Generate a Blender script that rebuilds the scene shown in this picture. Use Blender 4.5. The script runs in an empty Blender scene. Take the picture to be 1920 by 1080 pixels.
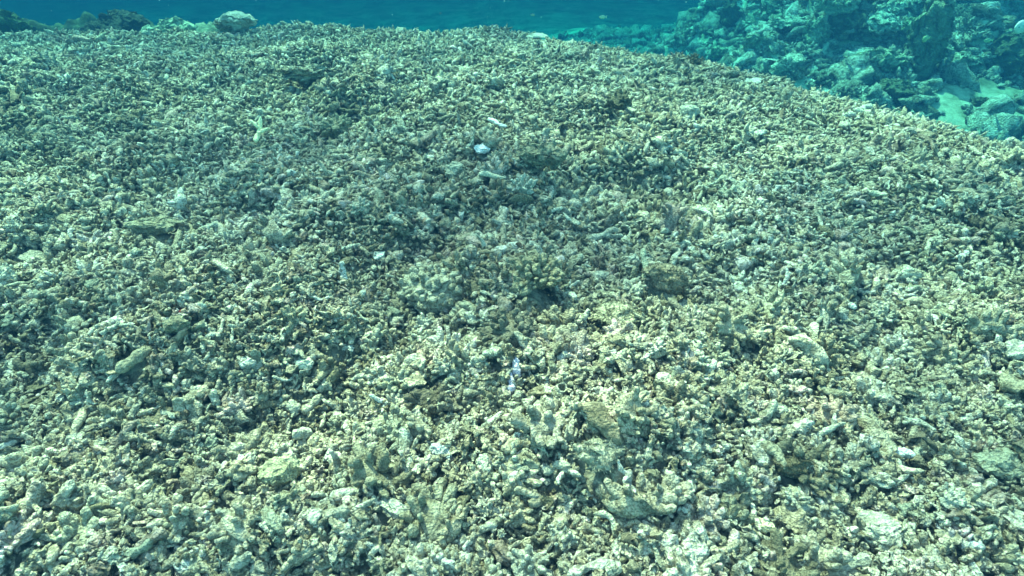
import bpy, bmesh, math, random
import numpy as np
from mathutils import Vector, Matrix, Euler

random.seed(11)
RNG = np.random.default_rng(11)
S = bpy.context.scene
COL = S.collection
R = math.radians

# ------------------------------------------------------------------ camera
CAM_Z, PITCH, FPX = 0.90, 34.0, 1144.0          # height over the rubble, degrees below level, focal length in 1920-wide pixels
cam = bpy.data.cameras.new("camera")
cam.sensor_width = 36.0
cam.lens = 36.0 * FPX / 1920.0
cam.clip_start, cam.clip_end = 0.02, 500.0
cam_o = bpy.data.objects.new("camera", cam)
COL.objects.link(cam_o)
cam_o.location = (0, 0, CAM_Z)
cam_o.rotation_euler = (R(90 - PITCH), 0, 0)
S.camera = cam_o

# ------------------------------------------------------------------ light
SUN_EL, SUN_AZ = 58.0, -32.0                     # azimuth from straight ahead, negative = to the left
W = bpy.data.worlds.new("World")
S.world = W
W.use_nodes = True
wn = W.node_tree
bg = wn.nodes["Background"]
sky = wn.nodes.new("ShaderNodeTexSky")
sky.sky_type = 'NISHITA'
sky.sun_disc = False
sky.sun_elevation = R(SUN_EL)
sky.sun_rotation = R(SUN_AZ)
wn.links.new(sky.outputs[0], bg.inputs[0])
bg.inputs[1].default_value = 0.15
sun = bpy.data.lights.new("sun", 'SUN')
sun.energy = 2.5
sun.angle = R(0.5)
sun.color = (1.0, 0.94, 0.80)
sun_o = bpy.data.objects.new("sun", sun)
COL.objects.link(sun_o)
sd = Vector((math.sin(R(SUN_AZ)) * math.cos(R(SUN_EL)), math.cos(R(SUN_AZ)) * math.cos(R(SUN_EL)), math.sin(R(SUN_EL))))
sun_o.location = sd * 30
sun_o.rotation_euler = sd.to_track_quat('Z', 'Y').to_euler()

S.view_settings.view_transform = 'Standard'
S.view_settings.look = 'None'
S.view_settings.gamma = 1.0
S.view_settings.exposure = 2.54
S.view_settings.use_curve_mapping = False
S.render.engine = 'CYCLES'
S.cycles.use_denoising = True
S.cycles.max_bounces = 6
S.cycles.diffuse_bounces = 4
S.cycles.volume_bounces = 1
S.cycles.transparent_max_bounces = 8
S.cycles.use_adaptive_sampling = False

# ------------------------------------------------------------------ numpy noise
def _h(ix, iy, iz, s):
    n = (ix * 374761393 + iy * 668265263 + iz * 2147483647 + s * 1274126177) & 0xFFFFFFFF
    n = ((n ^ (n >> 13)) * 1274126177) & 0xFFFFFFFF
    n = ((n ^ (n >> 16)) * 2246822519) & 0xFFFFFFFF
    return ((n ^ (n >> 15)) & 0xFFFFFF) / float(0xFFFFFF) * 2 - 1

def noise3(p, s=0):
    p = np.asarray(p, dtype=np.float64)
    i = np.floor(p).astype(np.int64)
    f = p - i
    f = f * f * f * (f * (f * 6 - 15) + 10)
    out = 0
    for dx in (0, 1):
        for dy in (0, 1):
            for dz in (0, 1):
                w = (f[..., 0] if dx else 1 - f[..., 0]) * (f[..., 1] if dy else 1 - f[..., 1]) * (f[..., 2] if dz else 1 - f[..., 2])
                out = out + w * _h(i[..., 0] + dx, i[..., 1] + dy, i[..., 2] + dz, s)
    return out

def noise2(x, y, s=0):
    x, y = np.broadcast_arrays(x, y)
    return noise3(np.stack([x, y, np.zeros_like(x) + 0.37], -1), s)

def fbm3(p, s=0, o=3):
    return sum(noise3(p * 2 ** k, s + k) * 0.5 ** k for k in range(o))

def fbm2(x, y, s=0, o=3):
    return sum(noise2(x * 2 ** k, y * 2 ** k, s + k) * 0.5 ** k for k in range(o))

def sstep(a, b, x):
    t = np.clip((x - a) / (b - a), 0, 1)
    return t * t * (3 - 2 * t)

# ------------------------------------------------------------------ the lie of the sea floor
EDGE = np.array([(-9, 3.2), (-6, 3.9), (-3.75, 4.55), (-2.8, 4.8), (-1.29, 4.93), (0, 4.62), (1.1, 3.95), (1.6, 3.37), (1.95, 2.86),
                 (2.22, 2.42), (2.55, 1.6), (2.8, 0.4), (2.9, -3)], float)

def edge_dist(x, y):
    """distance to the rim of the rubble bank, positive beyond it"""
    best = np.full(np.shape(x), 1e9)
    sgn = np.zeros(np.shape(x))
    for a, b in zip(EDGE[:-1], EDGE[1:]):
        d = b - a
        t = np.clip(((x - a[0]) * d[0] + (y - a[1]) * d[1]) / (d @ d), 0, 1)
        qx, qy = x - (a[0] + t * d[0]), y - (a[1] + t * d[1])
        r = np.hypot(qx, qy)
        c = d[0] * qy - d[1] * qx
        m = r < best
        best = np.where(m, r, best)
        sgn = np.where(m, np.sign(c), sgn)
    return best * sgn

def H(x, y):
    x = np.asarray(x, float); y = np.asarray(y, float)
    s = edge_dist(x, y) + 0.10 * noise2(x * 1.7, y * 1.7, 5)
    near = sstep(14, 8, np.hypot(x, y - 3))
    d = s + 0.12
    bank = -0.40 * (np.sqrt(d * d + 0.12 ** 2) + d)
    und = 0.05 * noise2(x * 1.5, y * 1.5, 1) + 0.07 * noise2(x * 3.6, y * 3.6, 2) + 0.05 * noise2(x * 8, y * 8, 3)
    bank = bank + und * near * (.45 + .55 * sstep(-.2, -1.5, s))
    deep = -5.2 + 0.35 * noise2(x * 0.16, y * 0.16, 7)
    deep = deep + 2.9 * sstep(-2.5, 2.2, x) * sstep(34, 14, y) * sstep(40, 20, x) + .16 * noise2(x * .9, y * .9, 8) * near
    # coral reef rising on the far side of the gully
    rise = -1.55 + (y - 5.3) * 0.27 + 0.08 * np.clip(x - 3, -1, 4)
    rise = np.minimum(rise, 0.05 + 0.04 * y) - .34 * np.clip(2.4 - (x - (1.2 + (y - 6) * .4)), 0, 3)
    m = sstep(-2.6, 1.5, x - (1.75 + (y - 6) * 0.42) + 0.6 * noise2(x * .8, y * .8, 9)) * sstep(22, 14, y) * sstep(24, 16, x)
    rg = 1 - np.abs(noise2(x * 1.05, y * 1.05, 12)) * 2
    rgh = 0.26 * rg + 0.26 * noise2(x * 1.9, y * 1.9, 13) + 0.14 * noise2(x * 4.3, y * 4.3, 14) + 0.06 * noise2(x * 10, y * 10, 15)
    gap = 1.5 * np.exp(-(((x - 6.9) / 1.0) ** 2 + ((y - 8.6) / 1.0) ** 2)) + 0.35 * np.exp(-(((x - 4.0) / .5) ** 2 + ((y - 6.2) / .5) ** 2))
    sand = sstep(0.1, 0.5, noise2(x * 0.7, y * 0.7, 21)) * 0.7
    reef = deep + (rise + rgh * (1 - sand) + .05 * noise2(x * 7, y * 7, 17) - gap - deep) * m
    reef = reef + m * (1 - m) * 4 * (.45 * noise2(x * 1.25, y * 1.25, 25) + .28 * noise2(x * 2.9, y * 2.9, 26))
    ss = np.clip(1.5 * np.exp(-(((x - 5.0) / 1.0) ** 2 + ((y - 6.3) / .62) ** 2)), 0, 1)
    reef = reef + ss * (-1.1 + .28 * (y - 6.25) + .03 * noise2(x * 3, y * 3, 19) - reef)
    # dark rocks behind the rim to the left
    lm = np.clip(1.8 * np.exp(-(((x + 4.9) / 1.9) ** 2 + ((y - 6.25) / .75) ** 2)), 0, 1)
    lm = np.maximum(lm, np.clip(1.6 * np.exp(-(((x + 3.15) / .55) ** 2 + ((y - 6.1) / .5) ** 2)), 0, 1.005))
    reef = reef + lm * (4.89 + 0.3 * noise2(x * 1.1, y * 1.1, 31) + 0.2 * noise2(x * 2.6, y * 2.6, 32) + .13 * noise2(x * 5.5, y * 5.5, 33) + .08 * noise2(x * 11, y * 11, 34))
    k = 0.12
    z = np.maximum(bank, reef)
    q = np.clip(1 - np.abs(bank - reef) / k, 0, 1)
    z = z + q * q * k * 0.25
    return np.maximum(z, deep)

CP, SP = math.cos(R(PITCH)), math.sin(R(PITCH))
def ray(px, py):
    c, u = px - 960.0, 540.0 - py
    return np.array([c, FPX * CP + u * SP, -(FPX * SP - u * CP)]) / FPX       # per metre of depth

def at(px, py, lift=0.0):
    """the point of the sea floor seen at that pixel of the photograph, and its depth"""
    d = ray(px, py)
    t = np.linspace(0.4, 22, 6000)
    p = d[None, :] * t[:, None]
    z = p[:, 2] + CAM_Z
    hit = np.nonzero(z < H(p[:, 0], p[:, 1]) + lift)[0]
    k = hit[0] if len(hit) else len(t) - 1
    return Vector((p[k, 0], p[k, 1], z[k])), t[k]

def at_bank(px, py):
    """like at(), sliding down the picture until the point lies on the rubble bank"""
    while True:
        p, d = at(px, py)
        if edge_dist(p.x, p.y) < 0.06 or py > 400: return p, d
        py += 2

def on_column(px, y):
    """the sea floor at distance Y ahead under that column of the photograph"""
    x = 0.0
    for k in range(12):
        z = float(H(x, y))
        f = y * CP - (z - CAM_Z) * SP
        x = (px - 960) / FPX * f
    return Vector((x, y, z)), f

def screen(p):
    """pixel of the photograph for points (N,3)"""
    q = np.asarray(p, float) - np.array([0, 0, CAM_Z])
    f = q[..., 1] * CP - q[..., 2] * SP
    u = q[..., 1] * SP + q[..., 2] * CP
    return 960 + FPX * q[..., 0] / f, 540 - FPX * u / f, f

# ------------------------------------------------------------------ materials
def nodes_of(name):
    m = bpy.data.materials.new(name)
    m.use_nodes = True
    return m, m.node_tree.nodes, m.node_tree.links, m.node_tree.nodes["Principled BSDF"]

def math_n(N, L, op, a, b=None, clamp=False):
    n = N.new("ShaderNodeMath"); n.operation = op; n.use_clamp = clamp
    for i, v in enumerate((a, b)):
        if v is None: continue
        if isinstance(v, (int, float)): n.inputs[i].default_value = v
        else: L.new(v, n.inputs[i])
    return n.outputs[0]

def noise_n(N, L, vec, scale, detail=3, rough=0.6):
    n = N.new("ShaderNodeTexNoise"); n.inputs["Scale"].default_value = scale
    n.inputs["Detail"].default_value = detail; n.inputs["Roughness"].default_value = rough
    L.new(vec, n.inputs["Vector"])
    return n.outputs[0]

def ramp_n(N, L, fac, stops):
    n = N.new("ShaderNodeValToRGB")
    e = n.color_ramp.elements
    while len(e) < len(stops): e.new(0.5)
    for k, (p, c) in enumerate(stops):
        e[k].position = p; e[k].color = (*c, 1)
    L.new(fac, n.inputs[0])
    return n.outputs[0]

def mix_n(N, L, fac, a, b, mode='MIX'):
    n = N.new("ShaderNodeMix"); n.data_type = 'RGBA'; n.blend_type = mode
    for i, v in ((0, fac), (6, a), (7, b)):
        if isinstance(v, (int, float)): n.inputs[i].default_value = v
        elif isinstance(v, tuple): n.inputs[i].default_value = (*v, 1)
        else: L.new(v, n.inputs[i])
    return n.outputs[2]

TONES = [(0.0, (0.105, 0.088, 0.060)), (0.25, (0.245, 0.213, 0.152)), (0.5, (0.415, 0.375, 0.285)), (0.8, (0.55, 0.505, 0.405)), (1.0, (0.67, 0.635, 0.545))]

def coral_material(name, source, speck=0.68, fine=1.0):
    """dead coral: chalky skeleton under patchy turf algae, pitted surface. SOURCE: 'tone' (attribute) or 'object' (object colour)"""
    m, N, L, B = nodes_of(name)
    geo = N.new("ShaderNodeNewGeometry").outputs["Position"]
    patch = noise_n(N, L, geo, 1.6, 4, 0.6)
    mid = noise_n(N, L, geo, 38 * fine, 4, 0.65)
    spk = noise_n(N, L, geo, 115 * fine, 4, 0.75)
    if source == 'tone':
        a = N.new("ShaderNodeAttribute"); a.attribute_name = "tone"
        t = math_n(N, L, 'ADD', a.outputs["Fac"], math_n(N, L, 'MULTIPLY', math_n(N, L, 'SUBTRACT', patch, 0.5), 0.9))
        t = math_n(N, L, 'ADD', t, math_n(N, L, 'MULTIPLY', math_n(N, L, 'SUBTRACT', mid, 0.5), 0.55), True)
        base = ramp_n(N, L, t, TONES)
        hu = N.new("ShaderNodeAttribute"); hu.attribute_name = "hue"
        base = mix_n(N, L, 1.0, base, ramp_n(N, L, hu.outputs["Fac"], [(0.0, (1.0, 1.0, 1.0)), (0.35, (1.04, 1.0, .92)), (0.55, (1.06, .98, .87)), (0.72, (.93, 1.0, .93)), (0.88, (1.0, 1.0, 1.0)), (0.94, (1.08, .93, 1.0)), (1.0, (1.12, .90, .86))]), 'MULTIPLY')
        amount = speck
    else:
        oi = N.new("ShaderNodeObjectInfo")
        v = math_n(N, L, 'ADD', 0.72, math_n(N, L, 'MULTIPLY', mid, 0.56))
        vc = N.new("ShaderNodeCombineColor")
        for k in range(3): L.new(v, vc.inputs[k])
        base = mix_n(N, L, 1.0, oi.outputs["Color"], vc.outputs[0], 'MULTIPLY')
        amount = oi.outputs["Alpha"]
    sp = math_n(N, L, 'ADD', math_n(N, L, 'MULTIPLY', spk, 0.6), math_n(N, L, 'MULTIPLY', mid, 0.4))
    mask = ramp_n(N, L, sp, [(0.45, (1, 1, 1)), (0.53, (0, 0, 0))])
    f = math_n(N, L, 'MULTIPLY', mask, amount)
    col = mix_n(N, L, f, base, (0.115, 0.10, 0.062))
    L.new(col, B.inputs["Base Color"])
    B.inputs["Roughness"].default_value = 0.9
    B.inputs["Specular IOR Level"].default_value = 0.15
    vor = N.new("ShaderNodeTexVoronoi"); vor.inputs["Scale"].default_value = 190 * fine
    L.new(geo, vor.inputs["Vector"])
    hgt = math_n(N, L, 'ADD', math_n(N, L, 'MULTIPLY', spk, 1.2), math_n(N, L, 'ADD', math_n(N, L, 'MULTIPLY', mid, 1.5), math_n(N, L, 'MULTIPLY', vor.outputs["Distance"], 0.6)))
    bp = N.new("ShaderNodeBump"); bp.inputs["Strength"].default_value = 1.0; bp.inputs["Distance"].default_value = 0.011 / fine
    L.new(hgt, bp.inputs["Height"])
    L.new(bp.outputs[0], B.inputs["Normal"])
    return m

M_RUBBLE = coral_material("dead_coral_rubble", 'tone')
M_CORAL = coral_material("dead_coral", 'object')
M_REEF = coral_material("reef_rock", 'object', fine=0.22)

def ground_material():
    m, N, L, B = nodes_of("sea_floor")
    geo = N.new("ShaderNodeNewGeometry").outputs["Position"]
    a = N.new("ShaderNodeAttribute"); a.attribute_name = "zone"
    big = noise_n(N, L, geo, 1.1, 5, 0.65)
    mid = noise_n(N, L, geo, 7, 5, 0.7)
    fine = noise_n(N, L, geo, 60, 4, 0.7)
    bank = ramp_n(N, L, fine, [(0.35, (0.10, 0.09, 0.065)), (0.65, (0.34, 0.32, 0.24))])
    t = math_n(N, L, 'ADD', math_n(N, L, 'MULTIPLY', big, 0.5), math_n(N, L, 'MULTIPLY', mid, 0.5))
    reef = ramp_n(N, L, t, [(0.40, (0.13, 0.13, 0.08)), (0.48, (0.36, 0.36, 0.25)), (0.57, (0.68, 0.67, 0.52))])
    col = mix_n(N, L, a.outputs["Fac"], bank, reef)
    sand = N.new("ShaderNodeAttribute"); sand.attribute_name = "sand"
    col = mix_n(N, L, sand.outputs["Fac"], col, ramp_n(N, L, t, [(0.40, (0.11, 0.11, 0.07)), (0.47, (0.20, 0.195, 0.13)), (0.55, (0.34, 0.33, 0.24)), (0.65, (0.43, 0.41, 0.31))]))
    dk = N.new("ShaderNodeAttribute"); dk.attribute_name = "dark"
    col = mix_n(N, L, dk.outputs["Fac"], col, ramp_n(N, L, mid, [(0.4, (.035, .04, .028)), (0.62, (.10, .11, .06))]))
    L.new(col, B.inputs["Base Color"])
    B.inputs["Roughness"].default_value = 0.95
    B.inputs["Specular IOR Level"].default_value = 0.1
    bp = N.new("ShaderNodeBump"); bp.inputs["Strength"].default_value = 0.8; bp.inputs["Distance"].default_value = 0.03
    L.new(math_n(N, L, 'ADD', mid, math_n(N, L, 'MULTIPLY', fine, 0.25)), bp.inputs["Height"])
    L.new(bp.outputs[0], B.inputs["Normal"])
    return m

M_GROUND = ground_material()

def plain(name, col, rough=0.6):
    m, N, L, B = nodes_of(name)
    geo = N.new("ShaderNodeTexCoord").outputs["Object"]
    f = noise_n(N, L, geo, 40, 3)
    c = ramp_n(N, L, f, [(0.3, tuple(v * 0.75 for v in col)), (0.7, tuple(min(1, v * 1.2) for v in col))])
    L.new(c, B.inputs["Base Color"])
    B.inputs["Roughness"].default_value = rough
    return m

# ------------------------------------------------------------------ mesh helpers
def link_mesh(name, V, F, mat, attrs=None, smooth=True, parent=None):
    V = np.asarray(V, np.float32); F = np.asarray(F, np.int32)
    k = F.shape[1]
    me = bpy.data.meshes.new(name)
    me.vertices.add(len(V)); me.vertices.foreach_set("co", V.ravel())
    me.loops.add(F.size); me.loops.foreach_set("vertex_index", F.ravel())
    me.polygons.add(len(F)); me.polygons.foreach_set("loop_start", np.arange(0, F.size, k, dtype=np.int32))
    me.update(calc_edges=True)
    me.polygons.foreach_set("use_smooth", np.full(len(F), smooth))
    for an, av in (attrs or {}).items():
        at_ = me.attributes.new(an, 'FLOAT', 'POINT'); at_.data.foreach_set("value", np.asarray(av, np.float32))
    me.materials.append(mat)
    o = bpy.data.objects.new(name, me)
    COL.objects.link(o)
    if parent: o.parent = parent
    return o

def join(parts):
    Vs, Fs, n = [], [], 0
    for V, F in parts:
        Vs.append(V); Fs.append(F + n); n += len(V)
    return np.concatenate(Vs), np.concatenate(Fs)

def tube(path, rad, segs):
    """closed tapered tube along PATH (n,3) with a radius per point; first and last close to a pole"""
    path = np.asarray(path, float); n = len(path)
    tan = np.gradient(path, axis=0); tan /= np.linalg.norm(tan, axis=1)[:, None] + 1e-9
    ref = np.array([0, 0, 1.0]) if abs(tan[n // 2][2]) < 0.9 else np.array([1.0, 0, 0])
    a = np.cross(ref[None], tan); a /= np.linalg.norm(a, axis=1)[:, None] + 1e-9
    b = np.cross(tan, a)
    th = np.arange(segs) / segs * 2 * np.pi
    V = path[:, None] + rad[:, None, None] * (np.cos(th)[None, :, None] * a[:, None] + np.sin(th)[None, :, None] * b[:, None])
    V = np.concatenate([V.reshape(-1, 3), path[:1], path[-1:]])
    F = []
    for i in range(n - 1):
        for j in range(segs):
            p, q = i * segs + j, i * segs + (j + 1) % segs
            F += [(p, q, p + segs), (q, q + segs, p + segs)]
    for j in range(segs):
        F.append((n * segs, (j + 1) % segs, j))
        e = (n - 1) * segs
        F.append((n * segs + 1, e + j, e + (j + 1) % segs))
    return V, np.array(F)

def stick(rs, rings, segs, ratio=0.2, bend=0.15, taper=0.35, blunt=7):
    """a finger of coral of unit length along x"""
    t = 0.5 - 0.5 * np.cos(np.linspace(0.03, 0.97, rings) * np.pi)
    t = (t - t[0]) / (t[-1] - t[0])
    x = t - 0.5
    path = np.stack([x, bend * ((2 * x) ** 2 - .3) * 0.5 + 0.03 * np.sin(7 * t + rs.uniform(0, 6)), 0.05 * np.sin(5 * t + rs.uniform(0, 6))], -1)
    r = ratio / 2 * (1 - taper * t) * np.maximum(1 - np.abs(2 * t - 1) ** blunt, 0.02) ** 0.5
    r = r * (1 + 0.13 * np.sin(t * rs.uniform(8, 18) + rs.uniform(0, 6)))
    return tube(path, r, segs)

_ico = {}
def ico(sub):
    if sub not in _ico:
        bm = bmesh.new(); bmesh.ops.create_icosphere(bm, subdivisions=sub, radius=0.5)
        _ico[sub] = (np.array([v.co[:] for v in bm.verts]), np.array([[v.index for v in f.verts] for f in bm.faces])); bm.free()
    return _ico[sub][0].copy(), _ico[sub][1].copy()

def rough(V, seed, freq, amp, o=3):
    off = np.array([seed * 13.7 % 91, seed * 7.3 % 57, seed * 3.1 % 33])
    d = np.stack([fbm3(V * freq + off + k * 19.3, seed + k * 11, o) for k in range(3)], -1)
    return V + amp * d

def chunk(rs, sub, seed, dims=(1, .8, .6), freq=2.2, amp=0.22, o=3):
    V, F = ico(sub)
    V = rough(V, seed, freq, amp, o) * np.array(dims)
    return V, F

def rot(V, e):
    return V @ np.array(Euler(e).to_matrix()).T

def branch(rs, rings, segs, seed):
    parts = [stick(rs, rings, segs, 0.2, rs.uniform(-.2, .2), 0.4)]
    for k in range(rs.randint(1, 3)):
        V, F = stick(rs, max(3, rings - 2), segs, 0.3, 0.1, 0.45)
        L = rs.uniform(0.35, 0.6)
        V = (V + np.array([0.5, 0, 0])) * L
        V = rot(V, (0, rs.uniform(-.5, .5), rs.choice((-1, 1)) * rs.uniform(0.6, 1.2))) + np.array([rs.uniform(-.25, .2), 0, 0])
        parts.append((V, F))
    return join(parts)

def knob(rs, sub, rings, segs, seed, n, length=0.34, ratio=0.5, squash=0.62):
    """a clump of short dead coral fingers on a lump"""
    parts = [chunk(rs, sub, seed, (0.75, 0.7, 0.45), 2.4, 0.2)]
    for k in range(n):
        ph, ct = rs.uniform(0, 6.28), rs.uniform(-.1, 1)
        st = math.sqrt(max(0, 1 - ct * ct))
        d = np.array([st * math.cos(ph), st * math.sin(ph), ct])
        dd = d + np.array([rs.gauss(0, .35), rs.gauss(0, .35), rs.uniform(0, .6)])
        V, F = stick(rs, rings, segs, ratio * rs.uniform(.7, 1.2), 0.1, 0.3)
        V = (V + np.array([0.35, 0, 0])) * length * rs.uniform(.7, 1.25)
        V = rot(V, Vector(dd).to_track_quat('X', 'Z').to_euler())
        parts.append((V + d * np.array([0.3, 0.28, 0.3 * squash]), F))
    return join(parts)

def plate(rs, sub, seed):
    V, F = chunk(rs, sub, seed, (1, .7, .18), 2.0, 0.2)
    V[:, 2] += 0.25 * (V[:, 0] ** 2 + V[:, 1] ** 2) * rs.choice((-1, 1))
    return V, F

# ------------------------------------------------------------------ sea floor: one sheet to the horizon
def axis(a, b, step, far, n=34):
    core = np.arange(a, b + 1e-6, step)
    g = np.geomspace(step, far, n)
    out = np.cumsum(g); out = out / out[-1] * far
    return np.concatenate([(a - out)[::-1], core, b + out])
gx = axis(-7.5, 9.5, 0.032, 120); gy = axis(-1.0, 13.6, 0.035, 120)
GX, GY = np.meshgrid(gx, gy, indexing='ij')
GZ = H(GX, GY)
ED = edge_dist(GX, GY)
nxg, nyg = GX.shape
idx = np.arange(nxg * nyg).reshape(nxg, nyg)
FQ = np.stack([idx[:-1, :-1], idx[1:, :-1], idx[1:, 1:], idx[:-1, 1:]], -1).reshape(-1, 4)
GZ = np.where(ED < 0.6, GZ - 0.02, GZ)
zone = sstep(0.3, 1.2, ED)
slope = np.hypot(*np.gradient(GZ, gx, gy))
SSG = np.exp(-(((GX - 5.0) / 1.0) ** 2 + ((GY - 6.3) / .62) ** 2))
sand_a = zone * np.maximum(sstep(0.15, 0.55, noise2(GX * 0.7, GY * 0.7, 21)), sstep(.25, .6, SSG + .25 * noise2(GX * 2.2, GY * 2.2, 23))) * sstep(-1.9, -1.5, GZ) * sstep(10.5, 9, GY) * sstep(.5, 1.5, GX) * sstep(.75, .4, slope)
lm_a = np.clip(2.2 * np.exp(-(((GX + 5.2) / 1.9) ** 2 + ((GY - 6.25) / .9) ** 2)), 0, 1)
seabed = link_mesh("seabed", np.stack([GX, GY, GZ], -1).reshape(-1, 3), FQ, M_GROUND, {"zone": zone.ravel(), "sand": sand_a.ravel(), "dark": lm_a.ravel()})
seabed["kind"] = "structure"

# ------------------------------------------------------------------ sheet for the water surface overhead, added unseen; its painted tint dapples the sunlight
def water_dapple_material():
    m = bpy.data.materials.new("water_dapple_tint"); m.use_nodes = True
    N, L = m.node_tree.nodes, m.node_tree.links
    N.remove(N["Principled BSDF"])
    geo = N.new("ShaderNodeNewGeometry").outputs["Position"]
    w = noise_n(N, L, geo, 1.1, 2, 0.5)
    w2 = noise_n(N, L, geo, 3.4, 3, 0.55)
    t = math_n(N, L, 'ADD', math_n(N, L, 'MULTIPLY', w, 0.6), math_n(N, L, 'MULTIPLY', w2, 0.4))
    # painted dark and bright spots that cast shade and light patches on the bank
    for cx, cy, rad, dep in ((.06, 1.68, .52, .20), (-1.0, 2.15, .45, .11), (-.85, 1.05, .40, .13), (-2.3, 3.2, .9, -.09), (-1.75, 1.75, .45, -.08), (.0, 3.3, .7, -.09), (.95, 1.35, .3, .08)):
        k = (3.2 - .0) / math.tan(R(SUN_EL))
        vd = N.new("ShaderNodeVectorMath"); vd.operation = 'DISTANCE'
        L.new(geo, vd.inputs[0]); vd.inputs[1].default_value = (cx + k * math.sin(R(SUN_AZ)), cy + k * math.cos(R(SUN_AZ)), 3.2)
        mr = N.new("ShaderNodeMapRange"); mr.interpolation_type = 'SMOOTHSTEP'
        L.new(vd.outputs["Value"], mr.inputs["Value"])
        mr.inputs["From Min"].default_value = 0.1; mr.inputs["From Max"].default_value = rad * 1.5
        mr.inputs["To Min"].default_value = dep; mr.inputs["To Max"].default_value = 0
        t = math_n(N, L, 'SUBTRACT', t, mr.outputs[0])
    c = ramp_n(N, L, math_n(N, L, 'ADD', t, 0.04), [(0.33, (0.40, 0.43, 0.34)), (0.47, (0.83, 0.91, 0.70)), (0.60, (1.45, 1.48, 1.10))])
    tr = N.new("ShaderNodeBsdfTransparent")
    L.new(c, tr.inputs[0])
    L.new(tr.outputs[0], N["Material Output"].inputs["Surface"])
    return m
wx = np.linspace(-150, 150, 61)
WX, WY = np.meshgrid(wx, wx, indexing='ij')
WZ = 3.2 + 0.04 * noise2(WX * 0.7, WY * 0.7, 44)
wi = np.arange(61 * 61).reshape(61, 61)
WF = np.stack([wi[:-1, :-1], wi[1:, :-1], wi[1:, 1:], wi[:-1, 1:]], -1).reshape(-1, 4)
water = link_mesh("water_dapple_sheet", np.stack([WX, WY, WZ], -1).reshape(-1, 3), WF, water_dapple_material())
water["kind"] = "structure"

# ------------------------------------------------------------------ landmarks: every thing that stands out in the photograph
PALE, BEIGE, TAN, GREY, BROWN, DARK = (.53, .52, .42), (.47, .45, .35), (.33, .30, .20), (.27, .28, .24), (.15, .125, .075), (.075, .07, .045)
WHITE, YELLOW, LILAC, RED, OCHRE = (.95, .93, .90), (.72, .60, .30), (.62, .56, .66), (.30, .05, .035), (.44, .40, .27)
taken = []                                        # footprints that the loose rubble keeps clear of: x, y, radius
LMK = []                                          # pixel, short phrase: what labels of loose pieces refer to

def place(name, label, cat, VF, px, py, wpx, yaw=0, tilt=(0, 0), lift=0.3, col=BEIGE, speck=0.6, mat=None, group=None, phrase=None, clear=0.36, pos=None):
    """one thing: VF is unit-wide geometry, wpx its width in the photograph's pixels"""
    p, d = (at_bank if (mat is None) else at)(px, py) if pos is None else pos
    V, F = VF
    size = wpx * d / FPX
    V = V / (V[:, 0].max() - V[:, 0].min())
    h = (V[:, 2].max() - V[:, 2].min())
    V = V * size
    o = link_mesh(name, V, F, mat or M_CORAL)
    o.location = p + Vector((0, 0, h * size * lift))
    o.rotation_euler = (R(tilt[0]), R(tilt[1]), R(yaw))
    o.color = (*col, speck)
    o["label"] = label; o["category"] = cat
    if group: o["group"] = group
    if clear: taken.append((p.x, p.y, size * clear))
    if phrase: LMK.append((px, py, phrase))
    return o

def rs_(k): return random.Random(k)
def boulder(seed, dims=(1, .75, .6), freq=2.3, amp=0.2, sub=5, fine=0.035):
    V, F = chunk(rs_(seed), sub, seed, dims, freq, amp, 4)
    return rough(V, seed + 5, 9, fine, 3), F
def finger(seed, ratio=.25, bend=.2, taper=.3, blunt=7):
    V, F = stick(rs_(seed), 30, 20, ratio, bend, taper, blunt)
    return rough(V, seed, 7, ratio * 0.11, 3), F
def forked(seed):
    V, F = branch(rs_(seed), 22, 16, seed)
    return rough(V, seed, 8, 0.022, 3), F
def knobbly(seed, n=26, length=.34, ratio=.5):
    V, F = knob(rs_(seed), 4, 12, 10, seed, n, length, ratio)
    return rough(V, seed, 9, 0.02, 2), F
def shard(seed):
    V, F = plate(rs_(seed), 5, seed)
    return rough(V, seed, 8, 0.02, 3), F
def fuzzy(seed, dims=(1, .75, .62), n=900, ln=0.10):
    rs = rs_(seed)
    V, F = boulder(seed, dims, 2.1, 0.2, 4)
    parts = [(V, F)]
    for k in range(n):
        i = rs.randrange(len(V)); d = V[i] / (np.linalg.norm(V[i]) + 1e-9) + np.array([rs.gauss(0, .35) for _ in range(3)])
        if V[i][2] < -0.12: continue
        T, G = stick(rs, 4, 4, 0.22, 0.2, 0.6, 4)
        T = rot((T + np.array([.4, 0, 0])) * ln * rs.uniform(.5, 1.4), Vector(d).to_track_quat('X', 'Z').to_euler())
        parts.append((T + V[i], G))
    return join(parts)
def cup(seed, segs=28):
    """an open tube: a hollow worm or snail shell with its mouth up"""
    prof = [(0.02, 0), (.34, .02), (.46, .22), (.5, .5), (.46, .85), (.40, 1.0), (.31, .97), (.33, .6), (.25, .3), (.02, .24)]
    V = np.array([[r * math.cos(a) , r * math.sin(a), z] for r, z in prof for a in np.arange(segs) / segs * 2 * np.pi])
    F = []
    for i in range(len(prof) - 1):
        for j in range(segs):
            p, q = i * segs + j, i * segs + (j + 1) % segs
            F += [(p, q, p + segs), (q, q + segs, p + segs)]
    return rough(V, seed, 4, 0.05, 3), np.array(F)
def hook(seed, arc=4.2, ratio=.22):
    t = np.linspace(0, 1, 34)
    a = t * arc
    path = np.stack([.4 * np.cos(a), .4 * np.sin(a), 0.06 * np.sin(3 * a)], -1)
    r = ratio * .5 * (1 - .35 * t) * np.maximum(1 - np.abs(2 * t - 1) ** 9, .02) ** .5
    V, F = tube(path, r, 16)
    return rough(V, seed, 7, .03, 3), F

F_ = "coral fragment"; K_ = "coral rock"
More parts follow.
